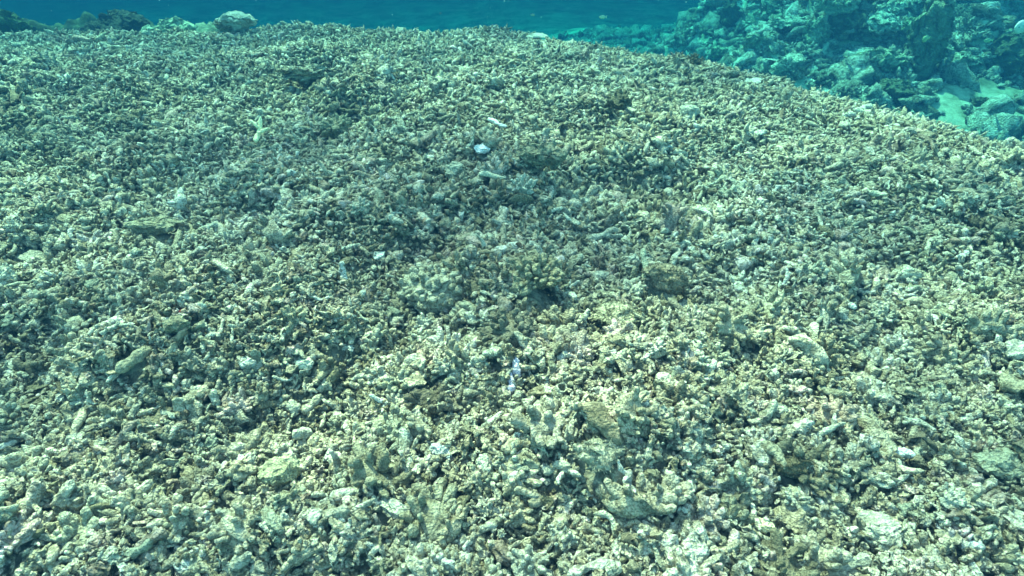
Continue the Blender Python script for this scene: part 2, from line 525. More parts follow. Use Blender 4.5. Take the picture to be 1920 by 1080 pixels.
# (name, label, category, geometry, px, py, width px, keywords)
place("boulder", "pale lumpy boulder standing alone on the crest against dark blue water", "boulder", boulder(1, (1, .6, .42)), 446, 40, 80, lift=.62, col=PALE, speck=.35, clear=0, pos=on_column(446, 4.62))
place("coral_slab", "long pale dead coral slab with a dark shadow under its front edge", "coral slab", boulder(2, (1, .42, .26), 3.4, .26, 5, .07), 585, 165, 120, yaw=6, tilt=(-8, 0), lift=.7, col=(.46, .42, .31), speck=.65, phrase="the long pale slab", clear=.2)
place("seashell", "bare bright white rounded shell, the brightest thing on the rubble", "shell", boulder(3, (1, .74, .5), 1.7, .2, 5, .012), 905, 294, 33, yaw=15, tilt=(10, 4), lift=1.0, col=(1, .94, .92), speck=0.05, phrase="the bright white shell")
f = forked(4)
place("coral_branch", "clean yellow and white forked coral twig standing upright", "coral branch", f, 494, 280, 52, yaw=78, tilt=(0, -48), lift=2.6, col=(1, .88, .52), speck=0, phrase="the yellow forked twig")
place("coral_chip", "small yellow coral chip just below the forked yellow twig", "coral chip", finger(5, .5, 0, .5), 498, 288, 18, yaw=100, tilt=(0, -30), lift=1.6, col=(.95, .78, .36), speck=0)
place("sand_patch_stone", "flat pale stone lying on the crest of the rubble", "stone", shard(6), 1008, 66, 44, lift=1.0, col=PALE, speck=.1, phrase="the flat crest stone")
place("coral_plate", "pale elongated plate of coral on the rubble slope near dark water", "coral plate", shard(7), 1408, 160, 42, yaw=25, lift=.9, col=PALE, speck=.15, phrase="the pale plate near the rim")
place("coral_hook", "white ring-shaped coral hook among white pieces by the rim", "coral hook", hook(8), 1664, 245, 34, yaw=200, lift=.8, col=PALE, speck=.1)
place("coral_arc", "thick white curved coral arc just beyond the ring-shaped hook", "coral arc", hook(9, 3.0, .34), 1626, 216, 32, yaw=40, lift=.8, col=PALE, speck=.1, phrase="the white curved arc")
place("coral_stick", "straight pale yellowish stick lying diagonally on dark rubble", F_, finger(10, .3, .06), 1636, 374, 42, yaw=-38, lift=.95, col=(.66, .60, .42), speck=.1, phrase="the yellowish diagonal stick")
place("coral_ball", "round pale ribbed coral ball between the rim plate and diagonal stick", "coral ball", boulder(11, (1, 1, .8), 2.2, .12), 1288, 226, 40, lift=.55, col=BEIGE, speck=.4, phrase="the ribbed pale ball")
place("algae_tuft", "dark brown bushy tuft on the crest beside the blue reef", "algae tuft", knobbly(12, 40, .4, .28), 1302, 118, 32, lift=.4, col=BROWN, speck=.5, phrase="the dark crest tuft")
place("algae_clump", "dark algae-covered clump with a shaded hollow beneath it", "algae clump", knobbly(13, 30, .3, .4), 1160, 212, 52, lift=.5, col=BROWN, speck=.7, phrase="the dark algae clump")
place("sponge", "brown fuzzy oval lump with an ochre end, resting on pale sticks", "sponge", fuzzy(14, (1, .62, .6), 2200, .06), 1248, 548, 100, yaw=-38, lift=.5, col=(.33, .27, .18), speck=.6, phrase="the brown fuzzy lump")
place("coral_mound", "yellowish speckled low mound over a shaded hollow", "coral mound", fuzzy(15, (1, .8, .5), 2200, .055), 1155, 612, 108, yaw=-20, lift=.4, col=OCHRE, speck=.85, phrase="the yellowish mound")
place("coral_clump", "knobbly clump of stubby dead coral fingers over a black hollow", "coral clump", knobbly(16, 85, .19, .55), 1005, 545, 112, lift=.45, col=TAN, speck=.65, phrase="the stubby-fingered clump")
place("coral_ledge", "broad pale crusted ledge with a ragged lower edge in shade", "coral ledge", knobbly(17, 80, .17, .6), 815, 552, 140, yaw=-5, tilt=(8, 0), lift=.06, col=(.43, .40, .295), speck=.7, phrase="the crusted ledge")
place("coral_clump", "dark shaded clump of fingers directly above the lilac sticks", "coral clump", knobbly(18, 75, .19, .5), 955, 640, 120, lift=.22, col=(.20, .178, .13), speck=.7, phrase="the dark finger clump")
place("coral_stick", "lilac encrusted coral stick leaning upright, upper of the pair", F_, finger(19, .36, .05, .1), 968, 698, 40, yaw=100, tilt=(0, -38), lift=.6, col=LILAC, speck=.25, phrase="the lilac sticks")
place("coral_stick", "lilac encrusted coral stick lying flat, lower of the pair", F_, finger(20, .32, .05, .2), 957, 727, 48, yaw=98, tilt=(0, -12), lift=.9, col=LILAC, speck=.25)
place("coral_block", "pale flat-faced broken block beside a small shaded hole", "coral block", boulder(21, (1, .7, .5), 1.5, .22), 768, 720, 44, yaw=15, tilt=(14, 0), lift=.8, col=PALE, speck=.2, phrase="the flat-faced block")
place("snail_shell", "hollow shell with its round dark mouth turned up", "shell", cup(22), 1048, 742, 24, tilt=(22, 8), yaw=10, lift=.3, col=BEIGE, speck=.3, phrase="the open-mouthed shell")
place("stone", "small smooth white stone touching the open-mouthed shell", "stone", boulder(23, (1, .8, .7), 1.5, .15), 1040, 757, 20, lift=.8, col=(.72, .70, .70), speck=.1)
place("stone", "chalky bluish stone half sunk in rubble, larger one", "stone", boulder(24, (1, .66, .5), 2.4, .2), 833, 857, 52, yaw=-15, lift=.6, col=(.58, .60, .56), speck=.4, phrase="the bluish stone")
place("stone", "bright white pitted stone below the open-mouthed shell", "stone", boulder(25, (1, .9, .7), 2.0, .18), 1034, 813, 30, lift=.75, col=(.66, .65, .60), speck=.35, phrase="the white pitted stone")
place("coral_lump", "long pale lump with a smooth top over brown algae, near the bottom edge", K_, boulder(26, (1, .5, .42), 2.2, .2), 742, 962, 78, yaw=-30, lift=.55, col=PALE, speck=.5, phrase="the long pale lump")
place("coral_dome", "large rounded fuzzy-sided coral head with a pale crown", "coral dome", fuzzy(27, (1, .62, .5), 1100, .07), 1122, 866, 112, yaw=5, lift=.5, col=(.44, .42, .31), speck=.55, phrase="the fuzzy-sided head")
place("coral_dome", "round yellowish coral head with a deep shadow on its lower side", "coral dome", boulder(28, (1, .85, .75), 2.2, .14, 5, .05), 528, 905, 84, lift=.5, col=(.45, .43, .27), speck=.45, phrase="the round yellowish head")
place("coral_rock", "big pale triangular chunk near the lower corner", K_, boulder(29, (1, .8, .5), 1.6, .25), 1642, 1008, 96, yaw=30, lift=.45, col=(.50, .48, .38), speck=.45, phrase="the triangular pale chunk")
place("coral_chip", "small bright yellow broken chip beside a dark gap", "coral chip", boulder(30, (1, .8, .6), 1.7, .25), 1428, 1000, 34, lift=.9, col=(.78, .70, .42), speck=.05, phrase="the bright yellow chip")
place("coral_arc", "white worn coral arc above the triangular pale chunk", "coral arc", hook(31, 2.2, .26), 1696, 892, 58, yaw=50, lift=.9, col=(.70, .69, .62), speck=.1, phrase="the white worn arc")
place("coral_chip", "jagged white chip beneath a dark overhang", "coral chip", shard(32), 1508, 925, 36, yaw=20, lift=1.1, col=(.76, .74, .68), speck=.05)
place("coral_overhang", "dark mossy rock making a shaded overhang above the jagged white chip", K_, fuzzy(33, (1, .6, .45), 1100, .07), 1480, 888, 84, lift=.5, col=BROWN, speck=.5, phrase="the mossy overhang")
place("coral_rock", "long tan rock with a deep black shadow along its lower edge", K_, boulder(34, (1, .45, .36), 2.4, .2), 298, 452, 112, yaw=14, lift=.8, col=TAN, speck=.5, phrase="the long tan rock", clear=.25)
place("stone", "small white stone in the shaded hollow below the long tan rock", "stone", boulder(35, (1, .7, .6), 1.6, .15), 333, 514, 22, lift=.9, col=(.75, .74, .70), speck=.05)
place("coral_chip", "tiny dark red chip between grey rocks", "coral chip", finger(36, .45, .1), 346, 592, 16, yaw=60, lift=1.5, col=RED, speck=0, phrase="the red chip")
place("coral_rock", "rounded pitted rock just below the tiny red chip", K_, boulder(37, (1, .7, .6), 2.2, .17), 330, 626, 52, yaw=10, lift=.6, col=TAN, speck=.6, phrase="the rounded pitted rock")
place("coral_chip", "jagged pale yellow chip with two points in the far-side shade", "coral chip", forked(38), 164, 490, 30, yaw=-30, lift=.9, col=(.80, .72, .50), speck=0, phrase="the two-pointed yellow chip")
place("stone", "broad flat pale stone left of the two-pointed yellow chip", "stone", shard(39), 60, 488, 74, yaw=-8, lift=.5, col=(.42, .40, .31), speck=.55, phrase="the broad flat stone")
place("coral_stick", "thick tan stick curving down, with a pale worn end", F_, finger(40, .3, .3, .1), 262, 690, 76, yaw=62, lift=.85, col=(.38, .34, .23), speck=.5, phrase="the thick tan stick")
place("stone", "bright cream stone with a pitted face beside brown rubble", "stone", boulder(41, (1, .8, .5), 2.3, .2), 577, 694, 36, lift=.8, col=(.70, .67, .52), speck=.2, phrase="the cream stone")
place("stone", "large pale stone cut off by the frame edge", "stone", boulder(42, (1, .8, .6), 1.6, .15), 1900, 668, 60, lift=.4, col=(.47, .46, .38), speck=.5, phrase="the cut-off pale stone")
place("coral_ball", "small pale round ball with a smooth side, near the cut-off pale stone", "coral ball", boulder(43, (1, 1, .9), 1.8, .07), 1838, 626, 28, lift=.7, col=BEIGE, speck=.2, phrase="the small round ball")
place("coral_dome", "wide low greenish coral head above the bottom corner rubble", "coral dome", boulder(44, (1, .7, .42), 2.2, .15, 5, .05), 1862, 884, 84, lift=.5, col=(.40, .40, .28), speck=.5, phrase="the low greenish head")
place("coral_rock", "oval pitted pebble-like rock beside a short thick stick", K_, boulder(45, (1, .65, .6), 1.8, .1), 1126, 532, 36, lift=.75, col=BEIGE, speck=.55, phrase="the oval pitted rock")
place("coral_stick", "short thick stick pointing up beside the oval pitted rock", F_, finger(46, .34, .1), 1183, 541, 42, yaw=32, lift=.95, col=BEIGE, speck=.4)
place("coral_stick", "tall greenish stick standing beside the brown fuzzy lump", F_, finger(47, .2, .1), 1207, 510, 70, yaw=84, tilt=(0, -30), lift=.7, col=(.42, .42, .30), speck=.4)
place("coral_branch", "long forked pale branch with a brown underside", "coral branch", forked(48), 1130, 455, 74, yaw=28, lift=.8, col=BEIGE, speck=.5, phrase="the long forked branch")
place("coral_rock", "rounded pale rock between the white shell and the crusted ledge", K_, boulder(49, (1, .8, .75), 2.2, .16), 856, 338, 46, lift=.5, col=(.56, .52, .38), speck=.3, phrase="the rounded pale rock")
place("coral_clump", "pale spiky coral clump with bright tips", "coral clump", knobbly(50, 26, .4, .36), 978, 372, 62, lift=.5, col=PALE, speck=.3, phrase="the bright-tipped clump")
place("coral_ledge", "brownish ledge shading a dark hollow right of the white shell", "coral ledge", boulder(51, (1, .45, .42), 2.8, .18, 5, .06), 1010, 332, 100, yaw=-12, lift=.9, col=TAN, speck=.6, phrase="the brownish ledge", clear=.2)
place("coral_stick", "slim pale stick tilted on edge below the rounded pale rock", F_, finger(52, .22, .0), 922, 352, 52, yaw=-8, lift=1.6, col=(.62, .58, .42), speck=.2)
place("coral_dome", "brown pitted head casting shade beyond the yellow forked twig", "coral dome", knobbly(53, 40, .26, .45), 636, 262, 60, lift=.5, col=TAN, speck=.6, phrase="the brown pitted head")
place("coral_stick", "bright white slender stick lying flat in the middle distance", F_, finger(54, .2, .1), 932, 246, 46, yaw=-40, lift=1.3, col=(.74, .74, .68), speck=.05)
place("coral_rock", "pale round cobble among brown rubble, lower edge", K_, boulder(55, (1, .85, .7), 1.9, .15), 1264, 1052, 44, lift=.7, col=PALE, speck=.3, phrase="the pale lower cobble")
place("coral_clump", "small brown clump on the crest in front of the pale boulder", "coral clump", knobbly(56, 24, .34, .45), 424, 58, 40, lift=.5, col=TAN, speck=.5, phrase="the crest boulder")

# ------------------------------------------------------------------ the reef beyond the gully
RK = "reef rock"
def reefrock(label, seed, px, py, w, dims=(1, .8, .7), col=(.30, .30, .18), yaw=0, lift=.25, tilt=(0, 0), amp=.2, name="reef_rock"):
    return place(name, label, RK, boulder(seed, dims, 2.4, amp, 5, .07), px, py, w, yaw=yaw, tilt=tilt, lift=lift, col=col, speck=.45, mat=M_REEF, clear=0)
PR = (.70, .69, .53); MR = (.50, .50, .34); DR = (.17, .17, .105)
def reefhead(label, seed, px, py, w, col=MR, n=70, lift=.4, squash=.62):
    return place("coral_dome", label, "coral dome", knobbly(seed, n, .24, .4), px, py, w, lift=lift, col=col, speck=.4, mat=M_REEF, clear=0)
reefrock("pale reef rock with a scalloped dark front just beyond the rim", 101, 1426, 88, 66, (1, .6, .55), MR)
reefrock("flat-topped pale rock jutting over the scalloped rock", 102, 1400, 52, 60, (1, .6, .35), PR, 15)
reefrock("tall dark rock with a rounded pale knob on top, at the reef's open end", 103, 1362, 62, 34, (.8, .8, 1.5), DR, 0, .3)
reefrock("broad flat ledge lit on top over a dark recess", 104, 1478, 62, 96, (1, .5, .25), PR, 5, .6)
reefrock("crumbly yellowish pillar beside the largest dark recess", 105, 1530, 84, 56, (1, .8, 1.2), MR, 0, .35)
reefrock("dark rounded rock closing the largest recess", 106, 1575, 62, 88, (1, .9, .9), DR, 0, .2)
reefrock("low pale rock at the foot of the yellowish pillar", 107, 1480, 130, 72, (1, .6, .4), PR, 20)
reefrock("sunlit slab at the very top of the frame, brightest on the reef", 108, 1740, 14, 74, (1, .6, .35), (.7, .68, .5), -25, .6)
reefrock("pale sloping rock leaning above the grey column", 109, 1640, 72, 82, (1, .7, .45), PR, -20, .5)
reefrock("small sharp rock left of the sunlit slab", 110, 1665, 30, 64, (1, .7, .5), PR, 12, .4)
reefrock("grey column of rock under the flat round coral head", 111, 1712, 150, 74, (.7, .7, 1.5), (.30, .30, .20), 0, .42)
reefrock("ragged rock ridge running along the gully, near the rim", 112, 1640, 132, 110, (1, .4, .35), MR, -20, .4)
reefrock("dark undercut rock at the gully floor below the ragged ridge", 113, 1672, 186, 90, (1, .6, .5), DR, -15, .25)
reefrock("pale block sitting on the sand beyond the grey column", 114, 1805, 128, 62, (1, .6, .4), (.62, .6, .45), 8, .6)
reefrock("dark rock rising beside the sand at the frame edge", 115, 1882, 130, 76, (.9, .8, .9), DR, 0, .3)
reefrock("leaning spur of rock with a bright upper edge", 116, 1886, 92, 60, (1, .6, .8), MR, 40, .4)
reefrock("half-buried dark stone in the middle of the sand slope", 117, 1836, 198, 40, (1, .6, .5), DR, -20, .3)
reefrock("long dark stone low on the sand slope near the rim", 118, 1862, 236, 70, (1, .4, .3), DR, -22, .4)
reefrock("green-topped rock behind the low pale rock", 119, 1450, 24, 50, (1, .7, .8), MR, 0, .3)
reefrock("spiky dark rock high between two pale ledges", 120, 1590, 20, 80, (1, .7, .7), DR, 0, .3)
reefrock("small pale rock in the gully beside the dark crest tuft", 121, 1352, 108, 44, (1, .6, .5), MR, 0, .3)
reefrock("pale humped rock near the top of the frame, left reef end", 122, 1425, 8, 36, (1, .7, .9), MR, 0, .4)
reefhead("round bushy coral head floating pale against the deep blue gap", 131, 1788, 46, 56, (.36, .34, .24), 90)
reefhead("flat round coral head crowning the grey column", 132, 1704, 74, 50, (.48, .50, .30), 80, .6)
reefhead("wide green coral head above the dark recess", 133, 1560, 34, 76, MR, 90, .5)
reefhead("ragged coral head on the leaning spur at the frame edge", 134, 1890, 108, 44, MR, 60)
reefhead("small coral head low beside the gully sand", 135, 1760, 104, 40, PR, 50)
reefhead("dim coral head at the top corner of the frame", 136, 1826, 6, 44, MR, 60)
# rocks behind the rim to the left
for lb, sd_, px, py, w, dm, c, yy, lf in (
    ("low green-tinted rock dome behind the crest beside the pale boulder", 141, 330, 44, 104, (1, .6, .5), MR, 6.0, .5),
    ("dark bulky rock with a pointed top behind the crest", 142, 232, 40, 150, (1, .7, .5), (.05, .055, .04), 6.1, .38),
    ("dark rock with a sunlit green top in the upper corner", 143, 30, 44, 90, (1, .7, .5), (.10, .13, .05), 6.0, .5),
    ("dark rock with a pale slanting edge, between two darker ones", 144, 118, 46, 110, (1, .6, .5), (.06, .065, .04), 5.9, .4),
    ("pale small stone in front of the pointed dark rock", 145, 280, 48, 30, (1, .7, .6), PR, 4.5, .6)):
    place("reef_rock", lb, RK, boulder(sd_, dm, 2.2, .2, 5, .05), px, py, w, lift=lf, col=c, speck=.4, mat=M_REEF, clear=0, pos=on_column(px, yy))

# ------------------------------------------------------------------ fish
def fish(label, px, py, depth, wpx, col, yaw=0, deep=.36, name="fish", roll=0):
    d = ray(px, py) * depth
    n = 26
    t = np.linspace(0, 1, n)
    x = t - .45
    prof = deep / 2 * np.sin(np.pi * np.clip(t / .80, 0, 1) ** .72) ** .8
    prof = np.where(t > .72, np.maximum(prof, .035 + .16 * sstep(.80, 1.0, t)), prof)
    prof[0] = .01
    wid = np.where(t < .76, prof * .42, .012)
    segs = 14
    th = np.arange(segs) / segs * 2 * np.pi
    V = np.stack([np.repeat(x, segs), (wid[:, None] * np.cos(th)).ravel(), (prof[:, None] * np.sin(th)).ravel()], -1)
    V[-segs:, 0] += .05 * np.abs(np.sin(th)) - .04
    F = []
    for i in range(n - 1):
        for j in range(segs):
            p, q = i * segs + j, i * segs + (j + 1) % segs
            F += [(p, p + segs, q), (q, p + segs, q + segs)]
    # dorsal and belly fins grow out of the same body
    for s_ in (1, -1):
        a = len(V); k0, k1 = (8, 19) if s_ > 0 else (12, 18)
        pts = []
        for k in range(k0, k1):
            e = .09 * math.sin(math.pi * (k - k0 + .5) / (k1 - k0)) ** .6
            pts += [[x[k], .006, s_ * prof[k] * .95], [x[k] + .05, 0, s_ * (prof[k] + e)], [x[k], -.006, s_ * prof[k] * .95]]
        V = np.concatenate([V, np.array(pts)])
        for k in range(k1 - k0 - 1):
            b = a + 3 * k
            F += [(b, b + 3, b + 1), (b + 1, b + 3, b + 4), (b + 1, b + 4, b + 2), (b + 2, b + 4, b + 5)]
    size = wpx * depth / FPX
    o = link_mesh(name, V * size, np.array(F), plain("fish_skin", col, .5))
    o.location = Vector(d) + Vector((0, 0, CAM_Z))
    o.rotation_euler = (R(roll), 0, R(yaw))
    o["label"] = label; o["category"] = "fish"
    eye = [ico(2)[0] * .045 * size + np.array([-.34, s_ * .062, .02]) * size for s_ in (1, -1)]
    for E in eye:
        link_mesh("eye", E, ico(2)[1], M_EYE, parent=o)
    return o
M_EYE = plain("fish_eye", (.03, .03, .03), .2)
fish("small pale olive fish swimming alone above the middle of the crest", 1130, 32, 5.6, 15, (.45, .48, .30), 8)
fish("rounded golden fish hovering beside the flat round coral head", 1736, 73, 6.0, 20, (.42, .40, .16), 25, .62)
fish("small slim yellowish fish in the deep blue gap", 1853, 76, 6.2, 20, (.42, .44, .22), 10, .34)
fish("larger grey fish half out of the frame in the upper corner", 1918, 50, 4.6, 52, (.50, .52, .46), 24, .48)
fish("tiny dark fish just over the crest, left of the olive one", 826, 25, 5.4, 8, (.05, .06, .06), 60, .4)
fish("tiny dim fish by itself between the other two over the crest", 999, 28, 5.8, 9, (.22, .24, .18), 160, .42)

# ------------------------------------------------------------------ loose rubble: prototypes in three levels of detail
def protos(lod):
    rings, segs, sub = ((12, 9, 3), (8, 6, 2), (5, 5, 1))[lod]
    P = {"stick": [], "branch": [], "chunk": [], "plate": [], "knob": []}
    for k in range(14):
        rs = rs_(500 + k)
        V, F = stick(rs, rings, segs, rs.uniform(.22, .45), rs.uniform(0, .45), rs.uniform(0, .5), rs.choice((4, 7, 12)))
        P["stick"].append((rough(V, 500 + k, 6, .065, 2), F))
    for k in range(8):
        V, F = branch(rs_(600 + k), max(4, rings - 3), segs, 600 + k)
        P["branch"].append((rough(V, 600 + k, 5, .035, 2), F))
    for k in range(12):
        rs = rs_(700 + k)
        V, F = chunk(rs, sub, 700 + k, (1, rs.uniform(.55, .95), rs.uniform(.45, .8)), rs.uniform(2.0, 3.6), .32)
        P["chunk"].append((V, F))
    for k in range(6):
        P["plate"].append(plate(rs_(800 + k), sub, 800 + k))
    for k in range(6):
        V, F = knob(rs_(900 + k), max(1, sub - 1), max(4, rings // 2), max(4, segs - 3), 900 + k, (26, 18, 10)[lod])
        P["knob"].append((rough(V, 900 + k, 5, .03, 2), F))
    return P

def rotations(n, flat_sd, up_share):
    yaw = RNG.uniform(0, 2 * np.pi, n)
    pit = RNG.normal(0, flat_sd, n)
    up = RNG.random(n) < up_share
    pit = np.where(up, RNG.uniform(.6, 1.5, n), pit)
    rol = RNG.uniform(0, 2 * np.pi, n)
    cy, sy, cp, sp, cr, sr = np.cos(yaw), np.sin(yaw), np.cos(pit), np.sin(pit), np.cos(rol), np.sin(rol)
    Rz = np.zeros((n, 3, 3)); Rz[:, 0, 0] = cy; Rz[:, 0, 1] = -sy; Rz[:, 1, 0] = sy; Rz[:, 1, 1] = cy; Rz[:, 2, 2] = 1
    Ry = np.zeros((n, 3, 3)); Ry[:, 0, 0] = cp; Ry[:, 0, 2] = -sp; Ry[:, 2, 0] = sp; Ry[:, 2, 2] = cp; Ry[:, 1, 1] = 1
    Rx = np.zeros((n, 3, 3)); Rx[:, 1, 1] = cr; Rx[:, 1, 2] = -sr; Rx[:, 2, 1] = sr; Rx[:, 2, 2] = cr; Rx[:, 0, 0] = 1
    return Rz @ Ry @ Rx, Rz @ Ry

# ------------------------------------------------------------------ the pieces that show largest, each one a thing of its own
KINDS = {"stick": ("coral_stick", ["short stub", "finger-like stick", "bent stick", "thick stick", "worn stick"]),
         "branch": ("coral_branch", ["forked branch", "branched twig", "antler-like branch"]),
         "chunk": ("coral_chunk", ["lumpy chunk", "pitted chunk", "rounded chunk", "angular chunk"]),
         "plate": ("coral_flake", ["curved flake", "flat flake"]),
         "knob": ("coral_cluster", ["knobbly cluster", "stubby-fingered cluster"])}
TONEC = [("chalky white", (.62, .61, .53)), ("pale beige", (.52, .50, .39)), ("sandy tan", (.40, .365, .25)), ("grey-green", (.30, .31, .23)), ("mottled brown", (.22, .19, .115))]
BIG = {}
def big_proto(kind, k):
    if (kind, k) not in BIG:
        sd_ = 2000 + k * 17 + len(kind) * 131
        rs = rs_(sd_)
        if kind == "stick":
            V, F = finger(sd_, (.55, .26, .24, .40, .30)[k % 5] * rs.uniform(.9, 1.1), (.05, .1, .6, .1, .2)[k % 5], rs.uniform(.05, .4), rs.choice((5, 9)))
        elif kind == "branch": V, F = forked(sd_)
        elif kind == "chunk":
            V, F = boulder(sd_, (1, rs.uniform(.65, .9), rs.uniform(.5, .75)), rs.uniform(1.8, 2.8), (.26, .22, .13, .3)[k % 4], 4, .05)
        elif kind == "plate":
            V, F = plate(rs, 4, sd_); V = rough(V, sd_, 8, .02, 3)
        else: V, F = knobbly(sd_, 24, .32, .46)
        V = V / (V[:, 0].max() - V[:, 0].min())
        o = link_mesh(KINDS[kind][0], V, F, M_CORAL)
        me = o.data; bpy.data.objects.remove(o)
        BIG[(kind, k)] = me
    return BIG[(kind, k)]

def relation(px, py):
    c = sorted(LMK, key=lambda l: (l[0] - px) ** 2 + (l[1] - py) ** 2)
    (ax, ay, a) = c[0]
    dx, dy = px - ax, py - ay
    dist = math.hypot(dx, dy)
    if dist > 260: how = "well "
    elif dist < 75: how = "just "
    else: how = ""
    if abs(dx) > 2.2 * abs(dy): w = "right of" if dx > 0 else "left of"
    elif abs(dy) > 2.2 * abs(dx): w = "below" if dy > 0 else "above"
    else: w = ("lower right of" if dx > 0 else "lower left of") if dy > 0 else ("upper right of" if dx > 0 else "upper left of")
    return f"{how}{w} {a}"

used, pts_px = set(), [(l[0], l[1]) for l in LMK]
rs = random.Random(77)
count, tries = 0, 0
while count < 250 and tries < 60000:
    tries += 1
    px = rs.uniform(10, 1910); py = 1075 - 690 * rs.random() ** 1.5
    gap = 46 + 24 * (py - 380) / 700
    if any((px - a) ** 2 + (py - b) ** 2 < gap * gap for a, b in pts_px): continue
    p, d = at(px, py)
    if any((p.x - a) ** 2 + (p.y - b) ** 2 < (r + .012) ** 2 for a, b, r in taken): continue
    kind = rs.choices(("stick", "chunk", "branch", "plate", "knob"), (44, 27, 12, 8, 9))[0]
    words_, k = KINDS[kind][1], rs.randrange(15)
    desc = words_[k % len(words_)]
    order = rs.sample(range(5), 5) if rs.random() < .55 else [1, 2, 0, 3, 4]
    if kind == 'knob': order = [1, 2, 3, 4]
    rel = relation(px, py)
    lab = None
    for ti in order:
        cand = f"{TONEC[ti][0]} {desc} of dead coral {rel}"
        if cand not in used: lab = cand; break
    if lab is None: continue
    used.add(lab); pts_px.append((px, py))
    size = {"stick": rs.uniform(.038, .068), "chunk": rs.uniform(.028, .05), "branch": rs.uniform(.048, .072), "plate": rs.uniform(.034, .052), "knob": rs.uniform(.045, .07)}[kind]
    if kind == "stick" and k % 5 == 0: size *= .7
    o = bpy.data.objects.new(KINDS[kind][0], big_proto(kind, k)); COL.objects.link(o)
    o.location = p + Vector((0, 0, .012 + size * (.10 if kind in ("stick", "branch", "plate") else .16)))
    upright = kind in ("stick", "branch") and rs.random() < .22
    o.rotation_euler = (rs.uniform(0, 6.28) if kind in ("stick",) else rs.gauss(0, .25), -rs.uniform(.5, 1.1) if upright else rs.gauss(0, .22), rs.uniform(0, 6.28))
    if upright: o.location.z += size * .2
    o.scale = (size,) * 3
    c = TONEC[ti][1]; v = rs.uniform(.9, 1.1)
    o.color = (c[0] * v, c[1] * v, c[2] * v, rs.uniform(.3, .7))
    o["label"] = lab; o["category"] = "coral fragment"; o["group"] = "larger loose pieces of dead coral in the near rubble"
    taken.append((p.x, p.y, size * .18))
    count += 1

# ------------------------------------------------------------------ the rest of the rubble: tens of thousands of pieces, one mass
def scatter():
    """stratified points over the bank, within and a little around the view"""
    cell = 0.0128
    xs = np.arange(-5.6, 4.2, cell); ys = np.arange(-0.1, 6.2, cell)
    X, Y = np.meshgrid(xs, ys, indexing='ij'); X = X.ravel(); Y = Y.ravel()
    X = X + RNG.uniform(-.7, .7, X.size) * cell; Y = Y + RNG.uniform(-.7, .7, Y.size) * cell
    keep = (np.abs(X) < 1.0 + 1.1 * (Y + .35)) & (edge_dist(X, Y) < 0.45)
    X, Y = X[keep], Y[keep]
    Z = H(X, Y)
    px, py, f = screen(np.stack([X, Y, Z], -1))
    keep = (px > -800) & (px < 2720) & (py < 1500)
    out = (px < -120) | (px > 2040) | (py > 1180)
    keep &= ~out | (RNG.random(X.size) < .72)
    keep &= RNG.random(X.size) < np.clip(1.0 - (f - 3.0) * .22, .5, 1)
    X, Y, Z, f = X[keep], Y[keep], Z[keep], f[keep]
    ok = np.ones(len(X), bool)
    for a, b, r in taken:
        if r < .02: continue
        ok &= (X - a) ** 2 + (Y - b) ** 2 > r * r
    return X[ok], Y[ok], Z[ok], f[ok]

PX, PY, PZ, PF = scatter()
nm = (PF < 1.7) & (RNG.random(len(PX)) < .5)
PX, PY, PF = np.concatenate([PX, PX[nm] + RNG.normal(0, .007, nm.sum())]), np.concatenate([PY, PY[nm] + RNG.normal(0, .007, nm.sum())]), np.concatenate([PF, PF[nm]])
PZ = H(PX, PY)
gm = (PF < 2.6) & (RNG.random(len(PX)) < .55)
ng = int(gm.sum())
gxx, gyy = PX[gm] + RNG.normal(0, .008, ng), PY[gm] + RNG.normal(0, .008, ng)
n0 = len(PX)
PX, PY, PF = np.concatenate([PX, gxx]), np.concatenate([PY, gyy]), np.concatenate([PF, PF[gm]])
PZ = np.concatenate([PZ, H(gxx, gyy)])
n = len(PX)
kind_names = ["stick", "branch", "chunk", "plate", "knob"]
kind_i = RNG.choice(5, n, p=[.53, .09, .285, .08, .015])
kind_n = RNG.choice(5, n, p=[.38, .06, .435, .085, .04])
kind_i = np.where(PF < 1.5 + .5 * RNG.random(n), kind_n, kind_i)
ppx, ppy, _ = screen(np.stack([PX, PY, PZ], -1))
lod_i = np.where(PF < 1.45, 0, np.where(PF < 2.5, 1, 2))
lod_i = np.where((ppx < -60) | (ppx > 1980) | (ppy > 1140), 2, lod_i)
kind_i[n0:] = 2
lod_i[n0:] = np.where(PF[n0:] < 1.6, 1, 2)
